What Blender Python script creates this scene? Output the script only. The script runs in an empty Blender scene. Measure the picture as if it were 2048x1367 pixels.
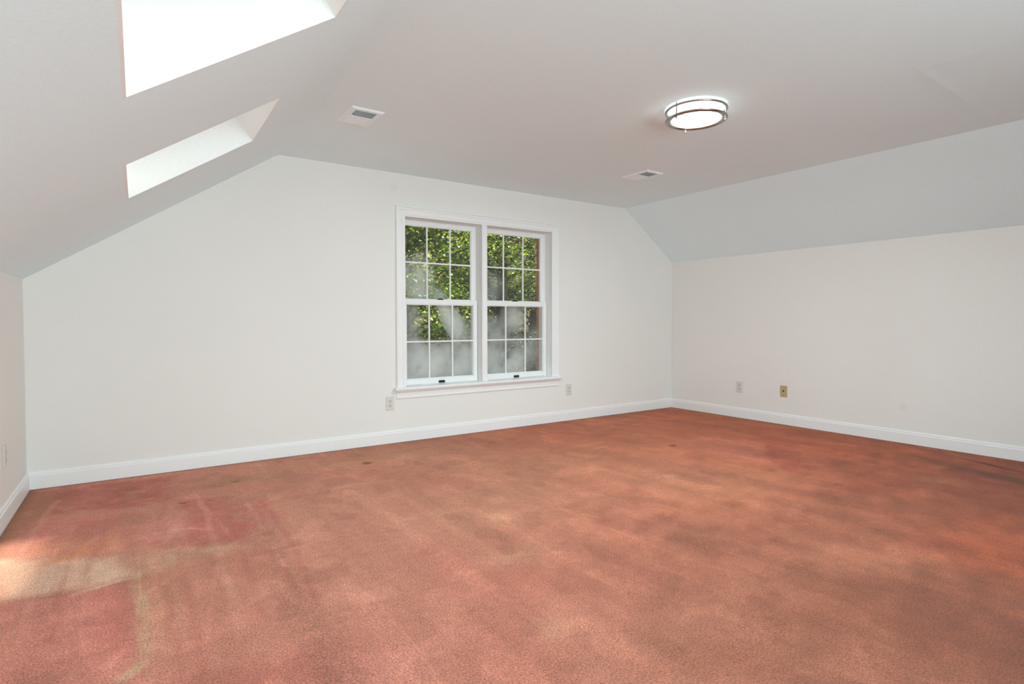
import bpy, bmesh, math, random
import numpy as np
from mathutils import Vector, Matrix

SC = bpy.context.scene
COL = SC.collection
random.seed(7)

# ------------------------------------------------------------------ camera
F_PX, YAW, PITCH, ROLL, CY = 1129.54, 0.59622, -0.02536, -0.00119, -12.875
EYE = Vector((0.0, 0.0, 1.10))
_fw = Vector((math.sin(YAW)*math.cos(PITCH), math.cos(YAW)*math.cos(PITCH), math.sin(PITCH)))
_r = Vector((math.cos(YAW), -math.sin(YAW), 0)); _u = _r.cross(_fw)
_r2 = _r*math.cos(ROLL)+_u*math.sin(ROLL); _u2 = _u*math.cos(ROLL)-_r*math.sin(ROLL)
cam_d = bpy.data.cameras.new('camera'); cam = bpy.data.objects.new('camera', cam_d); COL.objects.link(cam)
cam_d.sensor_fit = 'HORIZONTAL'; cam_d.sensor_width = 36.0; cam_d.lens = 36.0*F_PX/2048
cam_d.shift_y = CY/2048; cam_d.clip_start = 0.02; cam_d.clip_end = 300
cam.matrix_world = Matrix(((_r2.x, _u2.x, -_fw.x, EYE.x), (_r2.y, _u2.y, -_fw.y, EYE.y), (_r2.z, _u2.z, -_fw.z, EYE.z), (0, 0, 0, 1)))
SC.camera = cam

# ------------------------------------------------------------------ room measures (metres)
D = 4.825                      # far wall
YB = -2.30                     # rear wall, behind the camera
H, HL, HR = 2.4352, 1.3751, 1.842
AL, AR = -0.01054, 0.01046
def XL(y): return -0.5658+math.tan(AL)*(D-y)
def XR(y): return 5.7388+math.tan(AR)*(D-y)
def BL(y): return 1.0107+math.tan(AL)*(D-y)
def BR(y): return 4.9010+math.tan(AR)*(D-y)
TH = math.atan2(H-HL, 1.0107+0.5658)
ST, SN = Vector((math.cos(TH), 0, math.sin(TH))), Vector((-math.sin(TH), 0, math.cos(TH)))
SLEN = (H-HL)/math.sin(TH)
def slope(y, s, n=0.0): return Vector((XL(y), y, HL))+ST*s+SN*n
SKY = [(2.94, 3.73, 0.708, 1.463), (1.28, 2.083, 0.722, 1.486)]   # y0 y1 s0 s1 of each skylight shaft
SHAFT = 0.30

# ------------------------------------------------------------------ world, sun, daylight, added rear fill, exposure
W = bpy.data.worlds.new('world'); SC.world = W; W.use_nodes = True
_bg = W.node_tree.nodes['Background']; _bg.inputs[0].default_value = (0.86, 0.93, 1.0, 1); _bg.inputs[1].default_value = 0.55

sun_d = bpy.data.lights.new('sun', 'SUN'); sun = bpy.data.objects.new('sun', sun_d); COL.objects.link(sun)
sun_d.energy = 9.5; sun_d.angle = math.radians(4); sun_d.color = (1.0, 0.94, 0.84)
sun.rotation_euler = Vector((-0.345, 0.0, -1.0)).to_track_quat('-Z', 'Y').to_euler()

def area(name, loc, direction, up, sx, sy, power, color=(1, 1, 1), spread=180):
    d = bpy.data.lights.new(name, 'AREA'); o = bpy.data.objects.new(name, d); COL.objects.link(o)
    d.shape = 'RECTANGLE'; d.spread = math.radians(spread); d.size = sx; d.size_y = sy; d.energy = power; d.color = color
    z = -Vector(direction).normalized(); x = Vector(up).cross(z).normalized(); y = z.cross(x)
    o.matrix_world = Matrix(((x.x, y.x, z.x, loc[0]), (x.y, y.y, z.y, loc[1]), (x.z, y.z, z.z, loc[2]), (0, 0, 0, 1)))
    return o
for i, (y0, y1, s0, s1) in enumerate(SKY):     # daylight falling through the two roof windows
    area('skylight_daylight', slope((y0+y1)/2, (s0+s1)/2, SHAFT+0.04), -SN, (0, 1, 0), s1-s0, y1-y0, 0.9, (0.93, 1.0, 1.0), 140)
RWX0, RWX1, RWZ0, RWZ1 = 0.3, 2.7, 0.12, 2.1   # unseen opening added in the rear gable to light the room
area('added_rear_fill', ((RWX0+RWX1)/2, YB-0.30, (RWZ0+RWZ1)/2), (0, 1, 0), (0, 0, 1), RWX1-RWX0, RWZ1-RWZ0, 208, (0.775, 1.0, 1.065))  # unseen fill lamp, added behind the viewer to brighten the room

SC.view_settings.view_transform = 'Standard'; SC.view_settings.look = 'None'
SC.view_settings.exposure = 0.47; SC.view_settings.gamma = 1.0; SC.view_settings.use_curve_mapping = False
SC.cycles.max_bounces = 16; SC.cycles.diffuse_bounces = 8; SC.cycles.transparent_max_bounces = 24

# ------------------------------------------------------------------ helpers
def lin(*c):
    r = []
    for v in c:
        v /= 255.0
        r.append(v/12.92 if v <= 0.04045 else ((v+0.055)/1.055)**2.4)
    return tuple(r)

def obj(name, bm, mat, parent=None, label=None, cat=None, group=None, kind=None, smooth=False, loc=None, rotz=None):
    me = bpy.data.meshes.new(name)
    if isinstance(bm, bmesh.types.BMesh):
        bm.normal_update(); bm.to_mesh(me); bm.free()
    else:
        me.from_pydata(*bm)
    if mat: me.materials.append(mat)
    if smooth: me.polygons.foreach_set('use_smooth', [True]*len(me.polygons))
    o = bpy.data.objects.new(name, me); COL.objects.link(o)
    if parent: o.parent = parent
    if loc is not None: o.location = loc
    if rotz is not None: o.rotation_euler = (0, 0, rotz)
    return tag(o, label, cat, group, kind)

def tag(o, label=None, cat=None, group=None, kind=None):
    for k, v in (('label', label), ('category', cat), ('group', group), ('kind', kind)):
        if v: o[k] = v
    return o

def empty(name, loc=(0, 0, 0), rotz=0, **k):
    o = bpy.data.objects.new(name, None); COL.objects.link(o); o.empty_display_size = 0.05
    o.location = loc; o.rotation_euler = (0, 0, rotz)
    return tag(o, **k)

def copy_of(o, parent, loc=None, rotz=None):
    c = o.copy(); COL.objects.link(c); c.parent = parent
    if loc is not None: c.location = loc
    if rotz is not None: c.rotation_euler = (0, 0, rotz)
    return c

def prism(bm, pts, vec):
    vec = Vector(vec)
    a = [bm.verts.new(Vector(p)) for p in pts]; b = [bm.verts.new(Vector(p)+vec) for p in pts]
    n = len(a); bm.faces.new(a); bm.faces.new(b[::-1])
    for i in range(n): bm.faces.new((a[i], b[i], b[(i+1) % n], a[(i+1) % n]))
    return bm

def box(bm, x0, x1, y0, y1, z0, z1, bevel=0.0, seg=1):
    t = bmesh.new()
    prism(t, [(x0, y0, z0), (x1, y0, z0), (x1, y1, z0), (x0, y1, z0)], (0, 0, z1-z0))
    bmesh.ops.recalc_face_normals(t, faces=t.faces)
    if bevel: bmesh.ops.bevel(t, geom=list(t.edges), offset=bevel, segments=seg, profile=0.5, affect='EDGES')
    me = bpy.data.meshes.new('t'); t.to_mesh(me); t.free(); bm.from_mesh(me); bpy.data.meshes.remove(me)
    return bm

def B(*a, **k): return box(bmesh.new(), *a, **k)

def fix(bm):
    bmesh.ops.recalc_face_normals(bm, faces=bm.faces); return bm

def lathe(prof, seg=48, closed=False):
    bm = bmesh.new(); rings = []
    for r, z in prof:
        if r < 1e-6: rings.append([bm.verts.new((0, 0, z))])
        else: rings.append([bm.verts.new((r*math.cos(2*math.pi*i/seg), r*math.sin(2*math.pi*i/seg), z)) for i in range(seg)])
    pairs = list(zip(rings[:-1], rings[1:]))
    if closed: pairs.append((rings[-1], rings[0]))
    for a, b in pairs:
        for i in range(seg):
            j = (i+1) % seg
            if len(a) == 1 and len(b) == 1: continue
            if len(a) == 1: bm.faces.new((a[0], b[i], b[j]))
            elif len(b) == 1: bm.faces.new((a[i], a[j], b[0]))
            else: bm.faces.new((a[i], a[j], b[j], b[i]))
    return fix(bm)

# ------------------------------------------------------------------ materials
def mat(name, color, rough=0.6, metal=0.0, spec=0.3):
    m = bpy.data.materials.new(name); m.use_nodes = True
    b = m.node_tree.nodes['Principled BSDF']
    b.inputs['Base Color'].default_value = (*color, 1); b.inputs['Roughness'].default_value = rough
    b.inputs['Metallic'].default_value = metal; b.inputs['Specular IOR Level'].default_value = spec
    return m
def nodes(m): return m.node_tree.nodes, m.node_tree.links, m.node_tree.nodes['Principled BSDF']
def N(ns, t, **k):
    n = ns.new(t)
    for a, v in k.items(): setattr(n, a, v)
    return n
def mth(ns, ls, op, a, b=None, clamp=False):
    n = ns.new('ShaderNodeMath'); n.operation = op; n.use_clamp = clamp
    for i, v in enumerate((a, b)):
        if v is None: continue
        if isinstance(v, (int, float)): n.inputs[i].default_value = v
        else: ls.new(v, n.inputs[i])
    return n.outputs[0]

def wall_paint(name, color, spots=(), stipple=0.10, mottle=0.012):
    """matt wall paint: roller stipple, very slight unevenness, faint scuffs at given places"""
    m = mat(name, color, 0.85, 0, 0.15); ns, ls, b = nodes(m)
    tc = N(ns, 'ShaderNodeTexCoord')
    n1 = N(ns, 'ShaderNodeTexNoise'); n1.inputs['Scale'].default_value = 230; n1.inputs['Detail'].default_value = 3
    n2 = N(ns, 'ShaderNodeTexNoise'); n2.inputs['Scale'].default_value = 1.1; n2.inputs['Detail'].default_value = 2
    n3 = N(ns, 'ShaderNodeTexNoise'); n3.inputs['Scale'].default_value = 120; n3.inputs['Detail'].default_value = 2
    for n in (n1, n2, n3): ls.new(tc.outputs['Object'], n.inputs['Vector'])
    bp = N(ns, 'ShaderNodeBump'); bp.inputs['Strength'].default_value = stipple; bp.inputs['Distance'].default_value = 0.002
    ls.new(n1.outputs['Fac'], bp.inputs['Height']); ls.new(bp.outputs['Normal'], b.inputs['Normal'])
    f = mth(ns, ls, 'ADD', mth(ns, ls, 'MULTIPLY', mth(ns, ls, 'SUBTRACT', n2.outputs['Fac'], 0.5), mottle*4),
            mth(ns, ls, 'MULTIPLY', mth(ns, ls, 'SUBTRACT', n3.outputs['Fac'], 0.5), 0.10))
    f = mth(ns, ls, 'ADD', f, 1.0)
    for (p, r, k) in spots:
        d = N(ns, 'ShaderNodeVectorMath', operation='DISTANCE'); ls.new(tc.outputs['Object'], d.inputs[0]); d.inputs[1].default_value = p
        mr = N(ns, 'ShaderNodeMapRange', interpolation_type='SMOOTHSTEP')
        mr.inputs[1].default_value = r*0.6; mr.inputs[2].default_value = r; mr.inputs[3].default_value = 1-k; mr.inputs[4].default_value = 1
        ls.new(d.outputs['Value'], mr.inputs[0]); f = mth(ns, ls, 'MULTIPLY', f, mr.outputs[0])
    vm = N(ns, 'ShaderNodeVectorMath', operation='SCALE'); vm.inputs[0].default_value = color; ls.new(f, vm.inputs['Scale'])
    ls.new(vm.outputs[0], b.inputs['Base Color'])
    return m

WALL_C = (0.825, 0.805, 0.775)
M_wall = wall_paint('wall_paint', WALL_C)
M_wallF = wall_paint('wall_paint_far', WALL_C, [((1.989, D, 2.296), 0.045, 0.035)])
M_wallR = wall_paint('wall_paint_right', WALL_C, [((XR(2.216), 2.216, 0.325), 0.04, 0.05)])
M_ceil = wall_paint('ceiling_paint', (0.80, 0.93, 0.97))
M_shaft = wall_paint('shaft_paint', (0.86, 0.86, 0.85))
M_trim = mat('trim_gloss_white', (0.86, 0.855, 0.85), 0.38, 0, 0.45)
M_vinyl = mat('window_white', (0.84, 0.84, 0.835), 0.42, 0, 0.4)
M_black = mat('black_hardware', (0.015, 0.015, 0.015), 0.45)
M_plate = mat('outlet_white_plastic', (0.70, 0.68, 0.63), 0.4, 0, 0.45)
M_recept = mat('receptacle_plastic', (0.66, 0.64, 0.58), 0.4, 0, 0.45)
M_slot = mat('socket_slot_dark', (0.03, 0.027, 0.022), 0.7)
M_tan = mat('tan_cover_plate', lin(188, 170, 128), 0.42, 0, 0.45)
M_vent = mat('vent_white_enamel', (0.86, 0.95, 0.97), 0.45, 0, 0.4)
M_ventdark = mat('duct_dark', (0.05, 0.05, 0.05), 0.9)
M_nickel = mat('brushed_nickel', (0.40, 0.38, 0.35), 0.26, 1.0)
M_screw = mat('screw_metal', (0.55, 0.53, 0.48), 0.4, 0.8)

def emit_mat():
    m = mat('lit_acrylic_diffuser', (0.9, 0.9, 0.88), 0.5); ns, ls, b = nodes(m)
    b.inputs['Emission Color'].default_value = (1.0, 0.975, 0.94, 1); b.inputs['Emission Strength'].default_value = 2.2
    return m
M_diff = emit_mat()

def glass_mat(name, blobs):
    """clear pane filmed with dust and dried streaks; the film scatters the daylight that falls on it"""
    m = bpy.data.materials.new(name); m.use_nodes = True; ns, ls = m.node_tree.nodes, m.node_tree.links
    ns.clear(); out = N(ns, 'ShaderNodeOutputMaterial')
    geo = N(ns, 'ShaderNodeNewGeometry')
    tr = N(ns, 'ShaderNodeBsdfTransparent'); tr.inputs[0].default_value = (0.93, 0.95, 0.94, 1)
    gl = N(ns, 'ShaderNodeBsdfGlossy'); gl.inputs['Roughness'].default_value = 0.03
    fr = N(ns, 'ShaderNodeFresnel'); fr.inputs[0].default_value = 1.45
    mx = N(ns, 'ShaderNodeMixShader'); ls.new(mth(ns, ls, 'MULTIPLY', fr.outputs[0], 0.6), mx.inputs[0]); ls.new(tr.outputs[0], mx.inputs[1]); ls.new(gl.outputs[0], mx.inputs[2])
    tl = N(ns, 'ShaderNodeBsdfTranslucent'); tl.inputs[0].default_value = (0.94, 0.94, 0.93, 1)
    nz = N(ns, 'ShaderNodeTexNoise'); nz.inputs['Scale'].default_value = 5.0; nz.inputs['Detail'].default_value = 4; ls.new(geo.outputs['Position'], nz.inputs['Vector'])
    nf = N(ns, 'ShaderNodeTexNoise'); nf.inputs['Scale'].default_value = 160; nf.inputs['Detail'].default_value = 2; ls.new(geo.outputs['Position'], nf.inputs['Vector'])
    tot = None
    for (x, z, sx, sz, ang, k) in blobs:
        mp = N(ns, 'ShaderNodeMapping', vector_type='TEXTURE')
        mp.inputs['Location'].default_value = (x, D+0.1, z); mp.inputs['Rotation'].default_value = (0, math.radians(ang), 0); mp.inputs['Scale'].default_value = (sx, 10, sz)
        ls.new(geo.outputs['Position'], mp.inputs['Vector'])
        g = N(ns, 'ShaderNodeTexGradient', gradient_type='SPHERICAL'); ls.new(mp.outputs[0], g.inputs[0])
        v = mth(ns, ls, 'MULTIPLY', g.outputs['Fac'], k)
        tot = v if tot is None else mth(ns, ls, 'ADD', tot, v)
    mod = mth(ns, ls, 'ADD', mth(ns, ls, 'MULTIPLY', nz.outputs['Fac'], 2.8), -0.55)
    f = mth(ns, ls, 'MULTIPLY', tot, mod) if tot is not None else 0.0
    f = mth(ns, ls, 'MULTIPLY', mth(ns, ls, 'ADD', f, 0.02), mth(ns, ls, 'ADD', mth(ns, ls, 'MULTIPLY', nf.outputs['Fac'], 0.9), 0.55))
    f = mth(ns, ls, 'MULTIPLY', mth(ns, ls, 'DIVIDE', f, mth(ns, ls, 'ADD', f, 0.75)), 1.15)
    df = N(ns, 'ShaderNodeBsdfDiffuse'); df.inputs[0].default_value = (0.80, 0.82, 0.84, 1)      # the film also scatters the light of the room
    dm = N(ns, 'ShaderNodeMixShader'); dm.inputs[0].default_value = 0.45; ls.new(tl.outputs[0], dm.inputs[1]); ls.new(df.outputs[0], dm.inputs[2])
    m2 = N(ns, 'ShaderNodeMixShader'); ls.new(f, m2.inputs[0]); ls.new(mx.outputs[0], m2.inputs[1]); ls.new(dm.outputs[0], m2.inputs[2])
    ls.new(m2.outputs[0], out.inputs[0])
    return m
M_glass = glass_mat('dusty_glass', [
    (2.26, 1.52, 0.22, 0.26, 20, 0.60), (2.36, 1.36, 0.28, 0.12, 0, 0.35), (2.62, 1.12, 0.12, 0.32, -28, 1.25), (2.74, 0.96, 0.15, 0.24, -20, 0.6),
    (2.26, 0.70, 0.30, 0.26, 0, 1.35), (2.56, 0.70, 0.36, 0.24, 0, 1.0), (2.2, 1.05, 0.12, 0.25, 0, 0.45), (2.78, 0.68, 0.2, 0.2, 0, 0.5),
    (3.12, 1.45, 0.22, 0.20, 0, 0.20), (3.36, 1.14, 0.19, 0.20, 25, 0.55), (3.14, 1.02, 0.22, 0.16, 0, 0.45), (3.2, 0.70, 0.32, 0.28, 30, 1.0), (3.42, 0.72, 0.22, 0.26, 0, 0.55), (3.62, 0.8, 0.14, 0.3, 0, 0.2)])
M_clear = glass_mat('clear_glass', [])

# ------------------------------------------------------------------ structure: floor with worn carpet
def _unproj_floor(px, py):
    x = (px-1024)/F_PX; y = -(py-683.5-CY)/F_PX
    d = _fw+_r2*x+_u2*y
    t = -EYE.z/d.z
    return (EYE.x+d.x*t, EYE.y+d.y*t)

def build_floor():
    step = 0.0105
    x0, x1 = XL(YB)-0.02, XR(YB)+0.02
    xs = np.arange(x0, x1+step, step); ys = np.arange(YB-0.02, D+0.05+step, step)
    nx, ny = len(xs), len(ys)
    X, Y = np.meshgrid(xs, ys); Z = np.zeros_like(X)
    rng = np.random.default_rng(11)
    def vn(sx, sy, ox=0.0, oy=0.0, ux=None, uy=None):
        """smooth value noise -1..1 with cell size sx, sy metres"""
        U = ((X if ux is None else ux)+50+ox)/sx; V = ((Y if uy is None else uy)+50+oy)/sy
        iu, iv = np.floor(U).astype(int), np.floor(V).astype(int); fu, fv = U-iu, V-iv
        iu -= iu.min(); iv -= iv.min()
        G = rng.uniform(-1, 1, (iv.max()+2, iu.max()+2))
        fu = fu*fu*(3-2*fu); fv = fv*fv*(3-2*fv)
        return (G[iv, iu]*(1-fu)+G[iv, iu+1]*fu)*(1-fv)+(G[iv+1, iu]*(1-fu)+G[iv+1, iu+1]*fu)*fv
    wob_x = X+0.03*vn(.5, .5)+0.012*vn(.15, .15); wob_y = Y+0.03*vn(.5, .5)+0.012*vn(.15, .15)
    def poly(pts, soft=0.03, wob=True):
        """1 inside the polygon given by photo pixels on the floor, soft edges in metres"""
        P = [_unproj_floor(*p) for p in pts]
        A, Bq = (wob_x, wob_y) if wob else (X, Y)
        ins = np.zeros(X.shape, bool); dist = np.full(X.shape, 1e9)
        for (ax, ay), (bx, by) in zip(P, P[1:]+P[:1]):
            ex, ey = bx-ax, by-ay; L2 = ex*ex+ey*ey+1e-12
            t = np.clip(((A-ax)*ex+(Bq-ay)*ey)/L2, 0, 1)
            dist = np.minimum(dist, np.hypot(A-ax-t*ex, Bq-ay-t*ey))
            c = ((ay > Bq) != (by > Bq)) & (A < ex*(Bq-ay)/(ey if abs(ey) > 1e-9 else 1e-9)+ax)
            ins ^= c
        s = np.where(ins, dist, -dist)/soft
        s = np.clip(s*0.5+0.5, 0, 1); return s*s*(3-2*s)
    def line(pts, w, soft=None):
        P = [_unproj_floor(*p) for p in pts]; dist = np.full(X.shape, 1e9)
        for (ax, ay), (bx, by) in zip(P[:-1], P[1:]):
            ex, ey = bx-ax, by-ay; L2 = ex*ex+ey*ey+1e-12
            t = np.clip(((wob_x-ax)*ex+(wob_y-ay)*ey)/L2, 0, 1)
            dist = np.minimum(dist, np.hypot(wob_x-ax-t*ex, wob_y-ay-t*ey))
        s = np.clip(1-(dist-w)/(soft or w), 0, 1); return s*s*(3-2*s)
    def blob(px, py, rx, ry, ang=0.0):
        cx, cy = _unproj_floor(px, py); c, s = math.cos(ang), math.sin(ang)
        dx, dy = wob_x-cx, wob_y-cy
        return np.exp(-(((dx*c+dy*s)/rx)**2+((-dx*s+dy*c)/ry)**2))
    K = 1.0
    col = np.empty(X.shape+(3,)); 
    def c(*rgb):
        a = np.array(lin(*rgb)); return K*(a*np.array((0.845, 0.875, 0.87)))
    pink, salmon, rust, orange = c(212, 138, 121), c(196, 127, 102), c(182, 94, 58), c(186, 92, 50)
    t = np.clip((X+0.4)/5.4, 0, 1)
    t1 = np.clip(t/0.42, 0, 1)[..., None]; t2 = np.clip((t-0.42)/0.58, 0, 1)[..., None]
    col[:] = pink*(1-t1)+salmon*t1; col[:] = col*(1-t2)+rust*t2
    near = np.clip((2.4-Y)/2.2, 0, 1)[..., None]
    def mixc(mask, colr, k=1.0):
        m = np.clip(mask*k, 0, 1)[..., None]; col[:] = col*(1-m)+np.asarray(colr)*m
    relief = np.ones(X.shape)          # light and dark of the pile's lie, applied over all stains at the end
    def mul(mask, k):
        relief[:] *= np.clip(1+mask*k, .3, 2)
    # broad fading and soiling
    big = vn(1.3, 1.6)+0.5*vn(.6, .8)
    mixc(np.clip(big, 0, 1), c(196, 140, 112), 0.35); mixc(np.clip(-big, 0, 1), c(176, 100, 80), 0.35)
    mixc(np.clip(vn(1.6, 2.2), 0, 1)*np.clip((X-1.2)/1.5, 0, 1), orange, 0.30)
    # pile swept by the vacuum cleaner: long strokes along the room
    wx = X+0.05*vn(1.2, 1.6)+0.10*(Y-2.5)*vn(2.0, 6.0)*0.25
    st = vn(.16, 2.6, ux=wx)+0.8*vn(.07, 1.6, ux=wx)+0.45*vn(.035, 1.1, ux=wx)
    amp = 0.55+0.45*vn(.8, 1.0)
    mul(st*amp, 0.11)
    wx2 = X*0.94+0.34*Y; wy2 = Y*0.94-0.34*X       # a second direction, right part of the room
    st2 = vn(.20, 1.5, ux=wx2, uy=wy2)+0.6*vn(.09, 0.9, ux=wx2, uy=wy2)
    mul(st2*np.clip((X-1.3)/1.5, 0, 1), 0.10)
    edge = np.abs(vn(.35, 3.0, ux=wx)); mul(np.clip(1-edge/0.05, 0, 1)*np.clip(.5+vn(.5, .7), 0, 1), 0.13)
    for wd, ln in ((.26, 2.2), (.5, 3.5), (.19, 1.4)):
        e2 = np.abs(vn(wd, ln, ux=wx)); mul(np.clip(1-e2/0.035, 0, 1)*np.clip(.3+vn(.4, .6), 0, 1), (0.16 if wd != .5 else -.09))
    hue = vn(.45, .6)+.6*vn(.2, .3); mixc(np.clip(hue, 0, 1), c(210, 148, 120), 0.25*np.clip(1.3-X/3.2, .15, 1)); mixc(np.clip(-hue, 0, 1), c(190, 104, 84), 0.25)
    # foot scuffs: small patches where the pile lies the other way
    sc = vn(.17, .23)+0.6*vn(.09, .11); mul(np.clip((sc-0.45)/0.25, 0, 1), 0.14); mul(np.clip((-sc-0.5)/0.25, 0, 1), -0.13)
    ft = vn(.22, .10, ux=wx2, uy=wy2)+0.7*vn(.12, .06, ux=wx2, uy=wy2)
    mul(ft*np.clip((X-1.0)/1.2, 0, 1)*np.clip((3.3-Y)/1.2, 0.35, 1), 0.15)
    mul(vn(.016, .016), 0.05); mul(vn(.03, .03), 0.035)
    mixc(np.clip((X-1.0)/1.3, 0, 1)*np.clip((2.5-Y)/1.7, 0, 1), c(132, 66, 42), 0.8)  # near right darkened in the carpet colour to offset stronger light there
    mixc(np.clip((X-1.8)/1.5, 0, 1)*np.clip((Y-2.7)/1.0, 0, 1), c(206, 116, 80), 0.45)  # far right lightened in the carpet colour to make up for weak light
    # traces of furniture in the left part
    brk = np.clip(0.72+0.45*vn(.10, .12)+0.35*vn(.05, .05), 0, 1)      # worn, broken edges
    mixc(poly([(62, 985), (200, 968), (345, 950), (352, 998), (240, 1012), (110, 1028), (80, 1035)], .06)*brk, c(182, 92, 76), 0.75)
    mixc(poly([(235, 990), (330, 975), (335, 1000), (240, 1012)], .02)*brk, c(176, 92, 76), 0.45)
    mixc(poly([(20, 990), (70, 975), (120, 1000), (60, 1060), (0, 1110), (0, 1040)], .08), c(176, 118, 88), 0.8)
    mixc(poly([(360, 1000), (448, 990), (470, 1010), (492, 1055), (480, 1085), (420, 1097), (372, 1098), (362, 1050)], .035)*brk, c(192, 100, 90), 0.75)
    mixc(poly([(470, 1000), (540, 995), (560, 1030), (500, 1060), (482, 1030)], .06)*brk, c(198, 112, 100), 0.6)
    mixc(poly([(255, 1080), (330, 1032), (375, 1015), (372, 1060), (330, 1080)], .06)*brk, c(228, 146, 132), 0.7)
    mixc(poly([(60, 1050), (230, 1030), (270, 1075), (150, 1100), (40, 1110)], .07)*brk, c(212, 122, 108), 0.6)
    mixc(poly([(250, 1085), (372, 1075), (420, 1097), (300, 1100)], .03)*brk, c(206, 116, 104), 0.5)
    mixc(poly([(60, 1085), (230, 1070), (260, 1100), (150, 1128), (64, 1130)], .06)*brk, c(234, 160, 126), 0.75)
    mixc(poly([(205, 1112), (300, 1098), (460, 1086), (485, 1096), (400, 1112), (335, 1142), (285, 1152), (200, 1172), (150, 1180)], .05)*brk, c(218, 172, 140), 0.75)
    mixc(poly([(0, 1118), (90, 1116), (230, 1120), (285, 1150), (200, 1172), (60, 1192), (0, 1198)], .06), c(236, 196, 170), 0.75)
    mixc(blob(115, 1120, .075, .035, .3), c(232, 148, 92), 0.7); mixc(blob(165, 1100, .09, .04, .5), c(228, 148, 104), 0.5); mixc(blob(215, 1080, .07, .04), c(216, 134, 96), 0.5)
    mixc(poly([(0, 1206), (130, 1190), (282, 1157), (281, 1290), (240, 1367), (0, 1420)], .018), c(212, 134, 118), 0.7)
    mixc(poly([(185, 1190), (282, 1160), (280, 1290), (235, 1330), (180, 1320)], .08)*brk, c(204, 116, 102), 0.6)
    mixc(line([(150, 1191), (205, 1176), (284, 1153)], .004, .014)*brk, c(228, 196, 164), 0.7)
    mixc(line([(284, 1153), (283, 1230), (281, 1300), (262, 1340), (225, 1367)], .007, .028)*brk, c(218, 180, 142), 0.75)
    mixc(poly([(290, 1150), (335, 1140), (330, 1330), (288, 1330)], .09)*brk, c(208, 150, 116), 0.5)
    for p in ([(150, 1105), (120, 1200), (95, 1290)], [(205, 1060), (180, 1170)], [(362, 1100), (385, 1240), (392, 1367)], [(445, 1030), (520, 1230)], [(490, 1000), (590, 1180)], [(330, 1150), (345, 1367)], [(520, 1000), (640, 1200)]):
        mixc(line(p, .004, .022)*brk, c(178, 98, 80), 0.38)
    for p in ([(110, 1000), (45, 1110)], [(395, 1000), (440, 1140), (480, 1260)], [(480, 990), (560, 1130)], [(345, 1050), (330, 1092)], [(60, 1190), (30, 1290)]):
        mixc(line(p, .004, .024)*brk, c(228, 164, 142), 0.42)
    mixc(line([(285, 1075), (330, 1062), (372, 1058), (410, 1060)], .004, .014)*brk, c(230, 160, 144), 0.6)
    mixc(line([(100, 1010), (200, 1030), (300, 1008), (390, 985), (480, 965)], .006, .03)*brk, c(206, 140, 112), 0.45)
    # yellowed zone under the window and along the far wall
    mixc(blob(480, 958, .28, .11), c(178, 134, 92), 0.7); mixc(blob(720, 920, .5, .13, -.05), c(184, 138, 98), 0.55); mixc(blob(950, 880, .7, .12), c(172, 112, 78), 0.45)
    mixc(blob(545, 985, .22, .09, .3), c(166, 116, 84), 0.5); mixc(blob(380, 975, .15, .07), c(172, 112, 84), 0.4)
    mixc(blob(1030, 985, .35, .16, -.3), c(186, 134, 104), 0.4); mixc(blob(1090, 930, .5, .2), c(190, 128, 98), 0.35)
    mixc(blob(1420, 840, .8, .06, -.5), c(150, 92, 60), 0.4)
    # right part: rust rectangle, dark stain, orange wear
    mixc(poly([(1537, 888), (1612, 905), (1600, 940), (1580, 946), (1538, 925)], .02), c(168, 84, 60), 0.7)
    mixc(poly([(1400, 872), (1530, 885), (1530, 925), (1470, 922), (1370, 890)], .05), c(206, 126, 104), 0.45)
    mixc(blob(1750, 955, .5, .12, .2), c(166, 84, 58), 0.55); mixc(blob(1640, 985, .5, .08, -.3), c(160, 84, 58), 0.5)
    mixc(blob(2000, 955, .55, .10, 1.25), c(108, 72, 44), 0.9); mixc(blob(1985, 930, .30, .025, 1.2), c(84, 48, 28), 0.9); mixc(blob(1875, 960, .14, .12), c(140, 92, 62), 0.55)
    mixc(blob(1880, 935, .1, .04), c(176, 104, 62), 0.6); mixc(blob(2010, 1110, .3, .25), c(196, 96, 50), 0.7); mixc(blob(2040, 1060, .4, .3), c(180, 92, 56), 0.6)
    mixc(blob(1720, 1120, .35, .16, -.5), c(204, 128, 98), 0.5)
    for (px, py, rx, ry, a) in ((1785, 1165, .12, .05, .3), (1690, 1185, .14, .06, -.3), (1600, 1240, .2, .1, -.3), (1440, 1330, .2, .12, -.4), (1960, 1240, .14, .05, 0), (2030, 1300, .1, .08, 0), (1880, 1170, .12, .05, -.5), (1200, 870, .12, .05, 0)):
        mixc(blob(px, py, rx, ry, a), c(150, 82, 58), 0.4)
    for (px, py, rx, ry) in ((1180, 911, .09, .035), (1195, 894, .10, .02), (1344, 953, .05, .035), (1185, 943, .10, .012), (1172, 888, .16, .03), (848, 1100, .09, .06), (1030, 1110, .18, .07), (1000, 1030, .08, .10), (1105, 1255, .10, .08), (715, 968, .18, .03), (905, 1020, .12, .06), (640, 1130, .06, .02)):
        mixc(blob(px, py, rx, ry), c(218, 156, 126), 0.5)
    mixc(blob(862, 1100, .11, .07, .4), c(176, 98, 80), 0.6); mixc(blob(940, 1010, .10, .06), c(182, 104, 84), 0.45); mixc(blob(560, 1093, .12, .015, .1), c(174, 98, 84), 0.6); mixc(blob(610, 990, .2, .05), c(186, 118, 98), 0.4)
    mixc(blob(560, 1345, .25, .1), c(176, 96, 82), 0.45); mixc(blob(760, 1330, .3, .12), c(200, 126, 112), 0.35)
    # ring left by a pot
    cx, cy = _unproj_floor(647, 1127); rr = np.hypot(wob_x-cx, (wob_y-cy))
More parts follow.
